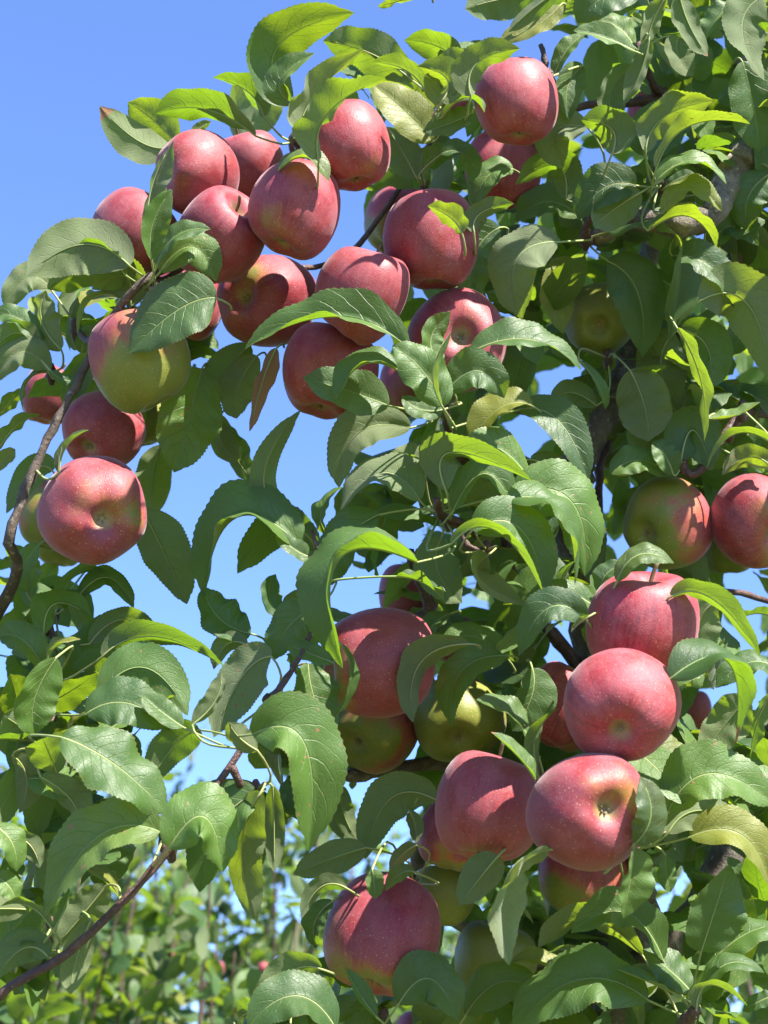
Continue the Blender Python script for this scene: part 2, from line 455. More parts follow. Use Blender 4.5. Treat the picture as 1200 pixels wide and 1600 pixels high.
# x y r red | eye direction seen from the camera (right, up, towards) | order offset cm | label
APPLES = [
 (304,272, 65,.86,(-.72,-.16,.66),  -3,'sunlit pink-red apple with its eye facing left, topmost of the upper left bunch'),
 (388,258, 57,.88,(.3,-.8,-.3),     6,'dusky red apple half hidden behind two sunlit ones at the top left bunch'),
 (211,364, 66,.88,(-.5,-.7,.1),     1,'dark red apple at the far left of the upper bunch, crossed by two upright leaves'),
 (343,372, 69,.86,(-.5,-.6,-.5),   -1,'red apple with its stem pit turned up right, middle of the upper left bunch'),
 (459,330, 73,.84,(-.25,-.88,.3),  1,'round red apple with a leaf resting on its top, below the leaf whorl'),
 (543,232, 70,.84,(.25,-.9,.2),    -1,'red apple shaded by broad yellow-green leaves under the upper whorl'),
 (806,162, 64,.84,(.1,-.95,.2),     -4,'large pink-red apple at the top centre against the sky'),
 (784,268, 58,.86,(0,-.5,.1),       3,'freckled dark red apple half hidden just under the topmost centre apple'),
 (622,345, 54,.62,(-.2,-.9,.2),     7,'dull brownish red apple tucked behind a bigger shiny red one'),
 (674,378, 75,.84,(.05,-.95,.15),  7,'big crimson apple with a small bright leaf lying across its right cheek'),
 (417,470, 73,.80,(-.46,-.03,.88), 12,'red apple with a pale green eye on its left cheek'),
 (563,459, 72,.88,(-.4,-.8,-.1),    2,'red apple above a long arched leaf, its stem pit at right'),
 (514,580, 76,.88,(-.2,-.93,.2),    8,'plum red apple hanging below the long arched leaf'),
 (714,533, 81,.92,(.05,0,.99),     13,'purplish red apple whose star-shaped eye faces the camera'),
 (292,476, 58,.74,(-.1,-.95,.1),    5,'brownish red apple in shade behind a notched sunlit leaf'),
 (222,566, 80,.44,(.35,-.85,.1),   9,'yellow-green apple with an orange blush on the left bough'),
 (160,676, 63,.86,(-.33,-.5,.8),    4,'dark red apple squeezed between a yellow-green one and a bigger red one'),
 (146,798, 85,.84,(.36,-.17,.90),  9,'big red apple with its green eye showing, lowest of the left bough'),
 ( 80,618, 46,.70,(-.3,-.9,.1),     7,'shaded red apple left of the bare brown bough'),
 (216,655, 52,.12,(.2,-.9,.1),      9,'dark green apple peeping out behind the yellow-green one'),
 ( 84,808, 54,.50,(-.3,-.9,.1),     7,'olive red apple hidden behind the lowest apple of the left bough'),
 ( 92,846, 42,.20,(0,-.95,.1),      9,'green apple just below and behind the lowest left bough apple'),
 (1026,184,46,.92,(-.3,-.8,.1),    14,'purple-red apple behind the dark twig at the upper right'),
 (1166,116,40,.12,(0,-.9,.2),      12,'dull green apple deep in shade at the top right'),
 (938,498, 57,.05,(-.18,-.30,.93),  5,'yellow-green apple in deep shade with its dark eye showing'),
 (955,692, 42,.08,(-.1,-.3,.93),   11,'small green apple half hidden right of the grey limb'),
 (1043,819,70,.50,(-.70,-.25,.6),   12,'olive and russet freckled apple hanging at the right, left of a redder one'),
 (1182,816,71,.72,(.25,-.3,.9),     11,'red-cheeked apple cut by the right edge of the picture'),
 (1138,852,46,.08,(0,-.9,.1),       8,'green apple wedged behind the two hanging at the right'),
 (1001,980,89,.95,(-.18,-.97,-.12), -1,'broad pink-red apple, upper one of the sunlit right-hand column'),
 (970,1103,90,.93,(-.14,-.42,.89), -4,'large pink-red apple with its eye low on its face, middle of the right-hand column'),
 (880,1106,68,.80,(-.4,-.8,.1),     7,'dark red apple in shade behind the middle of the right-hand column'),
 (922,1268,93,.90,(.19,.22,.95),   -4,'large pink-red apple with a pale star eye, lowest lit one of the right-hand column'),
 (765,1262,88,.80,(-.22,-.93,.28), 4,'lopsided red apple with a green top left of the pale-eyed one'),
 (914,1368,73,.52,(-.1,-.93,.2),    14,'half green apple tucked under the lowest lit apple of the right-hand column'),
 (709,1308,54,.66,(-.3,-.9,.2),     -12,'freckled red-yellow apple behind the lopsided red one'),
 (690,1400,52,.10,(0,-.95,.2),      -8,'green apple in shade right of the freckled apple at the bottom'),
 (598,1464,90,.76,(-.28,-.74,.58), 11,'large freckled red apple hanging alone at the bottom centre'),
 (590,1036,88,.74,(-.92,-.05,.25), 12,'tall red apple with one small triangle of sun beside a curled leaf'),
 (582,1141,67,.52,(-.42,-.22,.87),  11,'half green apple with its eye showing, under the tall red one'),
 (717,1126,71,.36,(-.05,-.36,.92),  13,'green-gold apple with a red flush at its left and a dark eye'),
 (640,930, 48,.86,(0,-.9,.2),       6,'dark red apple in shade above the tall red one'),
 (708,1000,36,.80,(0,-.9,.2),      10,'small glimpse of a red apple deep among dark leaves at the centre'),
 (774,1500,63,.08,(-.1,-.95,.2),    4,'plain green apple in shade at the bottom centre'),
 (896,1404,48,.10,(0,-.9,.2),       9,'green apple hardly showing under the half green one'),
 (638,606, 46,.70,(0,-.9,.2),       9,'red apple glimpsed between leaves left of the star-eyed one'),
 (1080,1110,30,.90,(0,-.9,.2),     22,'dark brown-red apple in shadow right of the right-hand column'),
 (722,162, 38,.90,(0,-.9,.2),       6,'pink apple glimpsed behind bright leaves near the top centre'),
 (660,1626,46,.84,(0,-.9,.2),       3,'red apple cut by the bottom edge of the picture'),
 (1190,706,24,.90,(0,-.9,.2),      30,'small pink apple far right between folded leaves'),
]
rngA = np.random.default_rng(5)
AP = []
for i, (x, y, r, red, eye, off, lab) in enumerate(APPLES):
    z = 1.30 * (74.0 / max(r, 44)) ** 0.42 + off * .01
    AP.append([x, y, r, z])
AP = np.array(AP, float)
for _ in range(60):                       # no two apples inside each other: the one behind steps back
    moved = False
    for i in range(len(AP)):
        for j in range(len(AP)):
            if i == j: continue
            xi, yi, ri, zi = AP[i]; xj, yj, rj, zj = AP[j]
            if zj < zi: continue
            d = np.linalg.norm(at(xi, yi, zi) - at(xj, yj, zj)); lim = .95 * (ri * zi + rj * zj) / FPX
            if d < lim: AP[j, 3] += .006; moved = True
    if not moved: break
def zref(x, y):
    d2 = (AP[:, 0] - x) ** 2 + (AP[:, 1] - y) ** 2 + 900
    w = 1 / d2 ** 1.5 * (AP[:, 2] > 50)
    z = float((w * AP[:, 3]).sum() / w.sum())
    k = min(1, max(0, (y - 930) / 250)) * min(1, max(0, (540 - x) / 140))     # the lower left boughs reach out towards the camera
    return z - .13 * k
APC = np.array([at(x, y, z) for x, y, r, z in AP]); APR = AP[:, 2] * AP[:, 3] / FPX

def add_apple(i, c, rad, axis_down, red, seed, label, group, detail=True, tilt=0.0):
    me = APPLE_MESHES[(i * 3 + 1) % 7]
    o = link('apple', me); tag(o, label, 'apple', group)
    zax = Vector(-unit(axis_down)); q = zax.to_track_quat('Z', 'Y')
    o.rotation_mode = 'QUATERNION'
    o.rotation_quaternion = q @ Matrix.Rotation(seed * 6.28, 4, 'Z').to_quaternion()
    o.scale = (rad * (.98 + .05 * ((seed * 17) % 1)), rad * (.97 + .05 * ((seed * 29) % 1)), rad * (.93 + .12 * ((seed * 41) % 1)))
    o.location = c
    o.color = (red, seed, (seed * 5.7) % 1.0, 1)
    if detail:
        link('stem', STEMS[i % 3], o); link('calyx', CALYX, o)
    return o
for i, (x, y, r, red, eye, off, lab) in enumerate(APPLES):
    e = unit(eye); ax = e[0] * RIGHT + e[1] * UP - e[2] * FWD
    add_apple(i, APC[i], APR[i], ax, red, float(rngA.uniform()), lab, 'apples on the near tree')
# ------------------------------------------------------------------ leaves
def leaf_geo(P0, M, P2, ndir, w, fold, curl, ruffle, twist, rows, half, rng, teeth=True, burn=0.0, bias=0.0):
    """one blade: midrib through P0, M, P2; ndir = upper-face direction; w = width (m); returns verts, quads, uv, burn, midrib, normals"""
    C = 2 * M - .5 * (P0 + P2)
    t = np.linspace(0, 1, rows)
    tt = t[:, None]
    c = (1 - tt) ** 2 * P0 + 2 * tt * (1 - tt) * C + tt ** 2 * P2
    T = 2 * (1 - tt) * (C - P0) + 2 * tt * (P2 - C)
    T /= np.maximum(np.linalg.norm(T, axis=1, keepdims=True), 1e-9)
    n = ndir[None, :] - (T @ ndir)[:, None] * T
    n /= np.maximum(np.linalg.norm(n, axis=1, keepdims=True), 1e-9)
    b = np.cross(T, n)
    if twist:
        a = (twist * (t - .45))[:, None]
        n, b = n * np.cos(a) + b * np.sin(a), b * np.cos(a) - n * np.sin(a)
    k1, k2 = .58, .66
    f = np.power(np.clip(t, 0, 1), k1) * np.power(np.clip(1 - t, 0, 1), k2)
    f /= (k1 / (k1 + k2)) ** k1 * (k2 / (k1 + k2)) ** k2
    f *= 1 - .30 * np.exp(-((t - .965) / .035) ** 2)
    h = .5 * w * np.maximum(f, .012)
    L = np.linalg.norm(np.diff(c, axis=0), axis=1).sum()
    a = np.concatenate([-np.linspace(1, 0, half + 1) ** 1.0, np.linspace(0, 1, half + 1)[1:]])
    ph = rng.uniform(0, 6.28, 4); fr = rng.uniform(1.2, 2.4, 2)
    V = np.zeros((rows, 2 * half + 1, 3)); UVs = np.zeros((rows, 2 * half + 1, 2))
    saw = (np.arange(rows) % 2) if teeth else np.zeros(rows)
    for j, u in enumerate(a):
        s = np.sign(u); m = abs(u)
        side = 0 if s < 0 else 1
        fo = fold * (1 + bias * s) ; ang = fo - curl * m * .5
        hh = h * m
        tip_shift = np.zeros(rows)
        if m > .99 and teeth:
            hh = hh * (1 - .042 * saw); tip_shift = -.006 * L * saw * (h > .1 * h.max())
        lat = hh * np.cos(ang) * s
        rise = hh * np.sin(ang) + ruffle * h * m ** 2 * np.sin(6.283 * fr[side] * t + ph[side]) + .35 * ruffle * h * m * np.sin(6.283 * 4.3 * t + ph[side + 2])
        V[:, j] = c + b * lat[:, None] + n * rise[:, None] + T * tip_shift[:, None]
        UVs[:, j, 0] = (u + 1) / 2; UVs[:, j, 1] = t
    W = 2 * half + 1
    i, j = np.meshgrid(np.arange(rows - 1), np.arange(W - 1), indexing='ij')
    q = np.stack([i * W + j, (i + 1) * W + j, (i + 1) * W + j + 1, i * W + j + 1], -1).reshape(-1, 4)
    bn = np.repeat(np.clip(burn if np.ndim(burn) else burn * np.ones(rows), 0, 1), W)
    return V.reshape(-1, 3), q, UVs.reshape(-1, 2), bn, c, n, h
# orientation of quads: (T, n, b=T x n): fix so that the face normal points along n
def flip_to(V, q, n_mid):
    p = V[q[len(q) // 2]]
    nn = np.cross(p[1] - p[0], p[2] - p[0])
    return q if nn @ n_mid > 0 else q[:, ::-1].copy()

# hand-read leaves: base x y, middle x y, tip x y, width/length, turn q, fold, depth cm [, tip towards camera cm]
# turn: 0 = upper face to the camera, 90 = edge on with the upper face up, 180 = underside to the camera
LEAVES = '''
262 232 215 212 156 166 .62 204 15 3
276 224 238 190 200 160 .80 160 10 5
305 220 312 203 330 190 .60 150 15 6
400 212 322 172 242 178 .55 118 22 -2
413 182 385 142 332 122 .62 122 22 -3
234 350 232 290 271 219 .62 128 20 -6
237 405 234 348 269 296 .50 40 28 -8
200 415 125 378 44 432 .60 198 14 -1
245 415 282 375 329 358 .45 60 25 -6
250 425 300 392 338 440 .65 25 20 -6
452 165 436 75 553 20 .52 135 18 0
455 160 440 125 492 83 .58 35 25 -3
640 122 575 82 505 64 .56 163 10 8
470 215 492 160 568 76 .50 110 30 -6
497 250 515 178 603 123 .66 128 15 -9
735 112 682 78 632 63 .60 158 10 7
730 95 752 80 800 84 .30 120 15 6
668 148 630 116 580 98 .50 118 22 -3
690 160 693 125 652 104 .85 140 25 -7
690 166 702 118 740 88 .80 135 20 -4
735 150 748 102 812 76 .60 128 20 -6
675 222 630 178 582 132 .66 20 15 3
650 276 630 240 604 198 .70 168 10 5
690 182 728 160 757 176 .80 100 25 -5
738 176 705 192 660 206 .62 35 20 -7
663 285 668 255 697 238 .75 150 15 2
690 240 722 246 737 286 .75 28 18 -4
802 264 766 282 740 330 .72 25 20 -4
722 364 702 342 668 322 .80 130 25 -8
740 362 755 338 802 318 .60 130 20 -4
436 264 478 252 514 284 .62 82 25 -6
660 -12 622 8 590 10 .60 130 15 2
842 -8 785 2 727 14 .62 160 18 0
872 -12 832 12 794 50 .38 205 25 -4
875 8 838 42 778 64 .55 20 20 2
1004 -14 945 4 902 36 .72 15 15 -2
992 80 940 62 896 48 .50 62 25 -4
990 72 960 42 924 34 .75 20 15 0
1040 -4 1020 35 1008 80 .55 150 20 -2
1060 -12 1078 36 1106 88 .52 205 18 -6
1060 58 1058 88 1084 119 .95 12 12 0
1014 60 1002 110 974 166 .40 150 30 -4
866 118 888 82 914 54 .50 15 20 3
912 104 880 138 890 188 .58 15 20 3
988 104 952 148 970 200 .55 20 20 3
957 240 950 205 908 188 1.0 140 20 -4
918 198 872 210 880 264 .78 18 18 -1
1008 236 1042 186 1116 158 .58 128 20 -5
1025 262 1080 204 1172 194 .52 112 22 -8
1006 242 1016 194 1064 164 .60 25 15 -1
1026 282 1082 256 1135 288 .50 55 20 -6
1036 296 1062 282 1086 272 .60 20 15 0
1036 332 1080 300 1127 330 .50 52 25 -6
885 312 868 264 806 288 .62 138 20 -3
905 338 855 322 806 346 .68 12 14 3
994 290 945 300 904 344 .80 15 15 -5
1002 300 962 328 928 356 .75 160 15 -6
950 362 1032 384 1044 532 .50 78 36 -5
1012 360 1074 346 1119 388 .60 108 22 -6
1192 -6 1158 45 1194 126 .72 12 12 -2
1160 96 1176 170 1186 238 .66 14 14 0
1152 6 1122 32 1098 68 .66 25 20 0
1206 270 1172 310 1168 360 .66 20 15 2
1106 392 1140 360 1186 384 .60 20 15 2
1100 300 1130 290 1150 330 .70 20 15 5
78 450 42 436 8 486 .66 20 15 2
96 546 62 500 72 454 .70 142 20 -1
178 424 122 430 74 452 .75 155 15 0
197 430 152 394 104 412 .48 112 25 -4
204 478 192 436 144 452 .85 150 15 -4
182 462 140 470 121 524 .32 112 25 -3
120 546 104 505 122 464 .50 140 20 1
206 490 190 488 170 480 .60 20 20 -2
338 466 280 486 202 552 .78 14 14 -9
62 542 30 500 -14 496 .55 40 22 -1
62 546 25 522 -12 552 .55 150 15 -2
76 582 36 556 -14 604 .55 28 18 -3
78 578 98 594 123 592 .50 25 20 -6
82 582 46 594 36 642 .42 95 28 -3
128 552 138 528 160 514 .70 12 15 1
316 576 292 655 272 738 .68 10 12 -5
392 540 352 585 336 628 .70 165 10 4
402 556 370 606 370 654 .62 165 10 3
432 545 400 590 390 674 .27 110 35 -2 B
346 648 342 690 376 718 .66 150 15 5
350 664 362 712 397 753 .55 150 20 6
252 696 238 750 242 806 .62 168 12 5
286 526 316 530 342 546 .60 25 15 2
92 738 108 700 139 672 .40 100 28 -7
82 736 50 736 10 802 .52 200 20 -5
-4 704 30 668 63 648 .46 118 20 -2
-6 652 20 626 40 610 .60 130 20 0
-8 735 10 715 24 702 .70 25 15 -1
638 544 522 496 382 546 .36 66 38 -8
607 634 548 612 474 590 .62 14 16 -6
622 578 566 572 525 626 .52 78 30 -8
692 636 660 580 613 540 .66 14 18 -10
690 572 672 530 704 487 .60 14 14 -8
690 632 676 575 706 518 .30 52 30 -12
732 552 822 546 908 578 .48 30 22 -10
696 614 746 582 788 622 .68 22 18 -9
692 640 655 640 628 618 .70 22 20 -8
642 668 560 680 530 762 .52 58 28 -3
832 634 782 640 734 692 .72 22 16 -4
812 640 872 664 919 752 .48 16 14 -3
664 734 678 700 694 674 .75 15 15 -5
672 732 640 716 610 728 .75 15 15 -3
672 726 645 720 611 704 .34 100 20 -6
824 745 772 702 724 712 .66 22 16 -4
697 766 705 722 832 752 .50 130 20 -8
708 798 758 752 804 800 .52 70 28 -6
466 824 414 748 470 641 .25 200 22 -2
508 832 510 796 537 761 .50 65 30 -1
656 782 598 744 532 798 .46 72 34 -5
872 378 812 412 816 498 .70 14 14 -7
902 414 868 452 880 522 .66 14 14 0
950 408 990 462 1004 558 .60 14 14 -5
780 356 738 400 740 476 .70 20 14 3
1050 400 1104 424 1146 480 .58 42 20 -3
1094 470 1164 480 1206 602 .60 140 15 -3
1062 514 1106 545 1104 610 .74 165 10 0
1054 520 1032 572 1062 642 .74 165 10 1
1058 512 1080 596 1100 690 .36 126 22 -5
984 578 1006 634 1013 690 .90 168 8 0
1042 640 1014 686 1000 716 .70 165 10 2
905 564 930 605 946 640 .36 30 20 -4
932 634 892 616 862 630 .65 160 10 4
1064 718 1086 678 1112 736 .90 160 15 0
1206 692 1152 690 1104 734 .42 100 30 -4
1108 654 1150 652 1188 628 .48 70 25 -3
1052 742 1036 712 1020 690 .85 12 10 0
955 740 1000 720 1046 746 .62 22 16 0
1206 730 1170 718 1128 742 .56 150 15 -1
828 718 864 740 882 792 .62 160 12 2
222 798 255 866 292 944 .64 165 10 0
470 852 370 812 320 932 .44 70 38 -4
496 886 440 840 371 896 .58 145 20 -1
392 990 342 966 318 916 .82 14 14 -2
386 1008 356 1010 334 1046 .60 150 20 1
88 952 122 908 174 897 .44 108 24 -4
122 932 168 906 209 951 .40 130 20 -2
68 992 88 948 146 967 .60 120 22 -5
95 945 122 938 146 966 .70 20 15 -3
140 1006 195 974 256 1004 .46 148 12 0
160 1026 240 1000 353 1043 .34 142 14 -3
155 1086 226 1044 293 1118 .54 162 10 -1
124 1072 150 1060 184 1051 .34 100 15 -3
134 1116 198 1100 266 1140 .66 14 12 -4
96 1152 172 1206 262 1272 .62 14 12 -8
88 1028 48 1088 56 1148 .66 34 22 -9
80 1062 90 1022 126 999 .60 100 28 -7
68 1042 32 1002 -4 996 .80 20 16 -5
42 926 38 900 14 884 .80 20 16 -4
62 850 40 880 26 905 .70 20 16 0
90 880 66 915 62 960 .50 20 16 2
286 1136 250 1112 221 1084 .62 32 22 -5
300 1132 338 1096 346 1051 .50 130 28 -6
424 1026 372 1056 334 1152 .60 205 16 -3
402 1172 372 1156 357 1128 .72 128 22 -7
312 1140 272 1172 228 1234 .62 158 12 0
592 804 536 850 506 922 .60 18 16 -3
652 878 548 892 536 1044 .46 72 38 -8
620 900 660 918 696 943 .50 82 32 -7
690 840 682 892 722 942 .74 14 14 0
762 868 742 908 822 946 .66 22 16 -4
738 828 812 826 852 932 .56 28 20 -8
704 850 768 846 852 934 .30 110 20 -10
794 780 868 806 898 914 .46 78 34 -7
800 770 880 790 914 900 .66 20 15 -3
732 1006 664 1044 646 1128 .44 130 25 -6
792 1024 728 1058 706 1136 .52 18 18 -7
794 1030 742 996 688 1006 .55 18 18 -1
704 958 668 990 660 1030 .66 20 14 1
776 965 730 975 690 992 .60 150 14 2
838 1172 796 1118 744 1094 .58 58 24 -16
836 1216 808 1184 767 1144 .50 60 25 -17
838 1200 846 1150 873 1108 .46 115 26 -16
832 1044 828 1090 800 1142 .88 20 14 -4
394 1148 462 1166 482 1330 .60 36 18 -12
482 1038 488 1090 517 1154 .72 16 14 -3
534 1008 548 1060 524 1118 .34 55 28 -8
496 954 456 976 427 1032 .72 18 16 -4
522 1036 478 1020 444 1004 .50 34 22 -7
442 962 418 932 431 897 .50 62 30 -3
500 960 470 940 440 944 .60 150 15 1
492 872 458 862 428 828 .50 42 24 -4
917 970 860 956 811 1026 .50 34 22 -5
930 950 880 930 820 938 .52 20 16 0
938 926 950 900 976 882 .75 18 14 -1
964 908 1000 870 1053 880 .54 32 18 -6
1122 850 1082 920 1090 1000 .60 168 8 3
1120 940 1090 980 1104 1052 .66 165 8 2
1048 932 1114 936 1188 1026 .34 124 20 -5
1048 1060 1128 1042 1148 1164 .48 78 38 -7
1168 1090 1134 1128 1096 1180 .72 205 16 -3
921 962 905 975 893 988 .60 120 18 -4
1210 965 1180 960 1150 972 .60 120 15 0
1206 1040 1165 1040 1118 1075 .60 40 16 2
1206 1085 1180 1130 1172 1185 .66 130 20 0
1000 1090 1060 1080 1078 1140 .5 20 15 6
250 1300 152 1310 69 1436 .52 28 18 -7
264 1326 318 1278 348 1362 .80 40 26 -9
402 1240 346 1290 312 1394 .62 18 14 -2
408 1238 376 1330 402 1442 .38 160 12 -3
64 1214 112 1258 122 1308 .62 150 14 1
83 1452 45 1420 2 1416 .52 115 22 -7
84 1452 98 1425 109 1389 .36 55 28 -8
76 1486 40 1468 -8 1490 .52 26 16 -4
76 1496 36 1484 -10 1534 .58 150 14 -5
166 1384 130 1430 84 1482 .56 162 12 -2
142 1438 118 1500 110 1554 .44 165 12 -3
-10 1290 14 1320 26 1362 .80 20 14 -3
-10 1368 12 1386 26 1412 .80 20 14 -3
20 1308 46 1322 62 1356 .60 150 14 0
426 1228 424 1300 428 1362 .32 162 12 0
534 1228 536 1270 557 1312 .46 162 12 3
682 1250 610 1248 571 1342 .52 158 12 -1
572 1324 520 1344 458 1366 .50 154 12 0
582 1358 584 1380 587 1404 .95 12 12 -9
647 1362 626 1368 602 1392 .62 16 14 -8
650 1320 630 1335 608 1358 .55 150 15 -4
640 1268 646 1290 650 1318 .60 155 12 0
542 1388 502 1388 471 1436 .44 148 18 -2
520 1408 498 1440 494 1482 .60 20 14 2
778 1338 752 1370 718 1414 .74 168 10 -4
858 1328 776 1372 796 1508 .44 55 36 -14
588 1588 560 1555 540 1512 .50 30 24 -6
502 1514 448 1524 394 1592 .50 155 12 -1
524 1606 460 1560 386 1606 .60 20 14 -4
624 1568 672 1530 714 1594 .72 16 12 -8
728 1586 780 1536 842 1548 .66 18 14 -5
705 1440 735 1430 762 1455 .60 20 14 2
1044 1268 1110 1216 1214 1262 .60 16 14 -6
992 1318 1012 1270 1000 1214 .66 18 18 -7
990 1326 984 1374 974 1434 .82 24 26 -12
1040 1336 1040 1364 1048 1394 .70 20 14 -3
1078 1308 1152 1310 1204 1388 .56 36 22 -4
1044 1302 1095 1264 1172 1296 .46 200 14 -2
1096 1486 1110 1420 1140 1350 .82 14 10 -6
1036 1500 972 1432 892 1458 .48 52 26 -8
1004 1492 918 1446 841 1480 .46 114 22 -6
922 1504 888 1488 855 1492 .45 105 18 -5
1078 1548 1042 1516 1004 1484 .82 22 16 -6
1052 1550 1008 1536 960 1514 .50 80 24 -8
1088 1576 1110 1546 1168 1572 .46 95 24 -9
1094 1552 1140 1510 1194 1520 .55 42 22 -6
1012 1562 908 1546 798 1616 .54 20 16 -9
882 1532 842 1506 798 1504 .55 40 22 -4
1078 1544 1150 1476 1214 1446 .56 18 14 -1
1210 1556 1190 1568 1160 1580 .60 30 18 -3
986 1412 1010 1440 1050 1455 .6 20 14 3
20 1180 40 1220 30 1270 .6 155 14 2
'''
EXTRA_HUBS = [(458,222),(468,250),(235,427),(205,477),(118,512),(692,632),(690,800),(495,862),(692,162),(935,290),(1030,285),(915,372),
              (838,1212),(992,1322),(1085,1580),(645,1380),(72,1172),(85,955),(88,1062),(1060,514),(1066,722),(662,290),(857,122),(950,560),
              (1000,80),(80,582),(80,1450),(255,1310),(418,1100),(400,1235),(760,860),(600,1590),(1160,640)]

# ------------------------------------------------------------------ the near tree
BASE = np.array((0.33, 1.62, 0.0))
tree = empty('apple_tree', BASE, 'near apple tree hung with red apples, its leafy boughs filling the picture', 'tree')
OFF = BASE
def part(name, me, parent=None):
    o = link(name, me, parent or tree)
    return o
def bough(name, pts, r0, r1, mat, zoff=0.0, knobs=.05, seed=1, sides=9, power=1.0):
    """pts: (x, y, z) photo px + depth, or ('w', X, Y, Z) world"""
    W = [np.array(p[1:]) if p[0] == 'w' else at(*p) for p in pts]
    n = max(8, 5 * len(W)); P = spline(W, n)
    rg = np.random.default_rng(seed)
    P = P + rg.normal(size=P.shape) * min(r0, r1) * .16
    rad = r0 + (r1 - r0) * np.linspace(0, 1, n) ** power
    rad = rad * (1 + .09 * rg.normal(size=n))
    V, F = tube(P, rad, sides, knobs, rg)
    part(name, mesh_from(name, V - OFF, F, mat))
    return P
PX = lambda r, z: r * z / FPX
boughs = []
trunk = bough('trunk', [('w', BASE[0], BASE[1], -.12), ('w', BASE[0] + .02, BASE[1] - .01, .5), ('w', BASE[0] - .03, BASE[1], 1.0), (980,1760,1.60), (985,1500,1.58), (940,1250,1.56), (935,1050,1.55),
    (918,930,1.53), (896,840,1.52), (893,770,1.52), (912,700,1.53), (945,640,1.55), (985,560,1.58), (1010,440,1.62), (1030,250,1.64), (1040,60,1.66), (1060,-200,1.7)], .052, .007, M_BARK, seed=2, sides=12, power=.45)
boughs.append(trunk)
boughs.append(bough('branch', [(985,1560,1.60),(1160,1300,1.62),(1280,900,1.62),(1330,560,1.60),(1290,320,1.58),(1185,236,1.46),(1148,262,1.44),(1112,330,1.41),(1062,352,1.40),(990,340,1.42),(930,372,1.44)], .018, .009, M_BARK, seed=3))
boughs.append(bough('branch', [(1150,262,1.55),(1176,190,1.60),(1164,105,1.64),(1180,0,1.68)], .012, .008, M_BARK, seed=4))
boughs.append(bough('branch', [(1150,262,1.60),(1110,172,1.56),(1040,154,1.52),(985,160,1.50),(925,164,1.48),(868,176,1.46)], .0062, .0034, M_TWIG, seed=5))
boughs.append(bough('branch', [(1040,150,1.52),(1022,135,1.50),(1010,110,1.48)], .0048, .003, M_TWIG, seed=6))
boughs.append(bough('branch', [(1330,560,1.62),(1240,520,1.62),(1165,480,1.62),(1150,400,1.62),(1160,340,1.62)], .011, .007, M_BARK, seed=7))
boughs.append(bough('branch', [(940,905,1.56),(936,820,1.56),(936,740,1.57),(950,690,1.58)], .0042, .0036, M_TWIG, seed=8))
boughs.append(bough('branch', [(935,1100,1.56),(880,1010,1.52),(820,950,1.48),(798,890,1.46),(785,820,1.44),(740,740,1.42),(704,690,1.38),(694,632,1.31),(690,560,1.44)], .0065, .0028, M_TWIG, seed=9))
boughs.append(bough('branch', [(798,890,1.46),(740,830,1.40),(690,805,1.33),(682,780,1.30)], .005, .003, M_TWIG, seed=10))
boughs.append(bough('branch', [(940,1250,1.57),(820,1200,1.53),(700,1190,1.50),(600,1205,1.48),(540,1212,1.47),(500,1190,1.44)], .009, .004, M_BARK, seed=11))
boughs.append(bough('branch', [(700,1190,1.50),(668,1060,1.47),(645,975,1.45),(668,950,1.44),(640,860,1.43)], .006, .004, M_TWIG, seed=12))
boughs.append(bough('branch', [(985,1560,1.58),(840,1500,1.52),(720,1440,1.52),(664,1400,1.50),(654,1330,1.50),(690,1240,1.50)], .010, .0058, M_BARK, seed=13))
boughs.append(bough('branch', [(985,1500,1.56),(1034,1480,1.50),(1010,1400,1.48),(990,1330,1.42),(1000,1240,1.46),(1045,1215,1.46)], .008, .005, M_BARK, seed=14))
# long hanging bough that carries the left-hand apples
boughs.append(bough('branch', [(985,1700,1.60),(620,1900,1.52),(200,1780,1.42),(-150,1400,1.42),(-50,1060,1.40),(24,900,1.34),(14,842,1.31),(46,750,1.32),(84,668,1.33),(130,580,1.34),(166,510,1.35),(235,432,1.34),
    (330,400,1.42),(440,320,1.42),(466,250,1.36),(458,215,1.31)], .0115, .0024, M_BOUGH, seed=15, power=.26))
boughs.append(bough('branch', [(330,400,1.42),(430,420,1.44),(540,400,1.50),(620,300,1.52),(690,200,1.50),(760,150,1.50)], .003, .002, M_TWIG, seed=16))
# the dark red shoot crossing the lower left
boughs.append(bough('branch', [(200,1900,1.40),(-80,1700,1.20),(-5,1560,1.18),(90,1500,1.18),(160,1440,1.18),(250,1345,1.19),(330,1240,1.20),(380,1165,1.21),(420,1100,1.22),(460,1040,1.25),(490,975,1.28),(500,885,1.30),(488,828,1.31)], .0040, .0016, M_TWIG, seed=17, knobs=.03))
boughs.append(bough('branch', [(-90,1400,1.46),(-20,1260,1.40),(60,1180,1.34),(90,1080,1.36),(84,1000,1.38),(60,930,1.38)], .0032, .0020, M_TWIG, seed=18))
boughs.append(bough('branch', [(985,1700,1.60),(1040,1640,1.40),(1070,1600,1.28),(1086,1578,1.25)], .008, .0036, M_TWIG, seed=19))
boughs.append(bough('branch', [(1280,1000,1.6),(1210,945,1.56),(1140,925,1.52),(1075,940,1.5)], .0036, .0024, M_TWIG, seed=20))
boughs.append(bough('branch', [(1330,560,1.6),(1230,640,1.5),(1160,650,1.44),(1085,740,1.42),(1060,700,1.42)], .006, .003, M_TWIG, seed=21))
boughs.append(bough('branch', [(1062,352,1.47),(1040,300,1.44),(1030,285,1.40)], .006, .004, M_TWIG, seed=22))
boughs.append(bough('branch', [(930,372,1.46),(915,372,1.42),(925,330,1.40),(935,290,1.38)], .005, .0035, M_TWIG, seed=23))
boughs.append(bough('branch', [(868,176,1.46),(857,122,1.44),(845,70,1.44)], .004, .0022, M_TWIG, seed=24))
NODES = np.vstack(boughs)

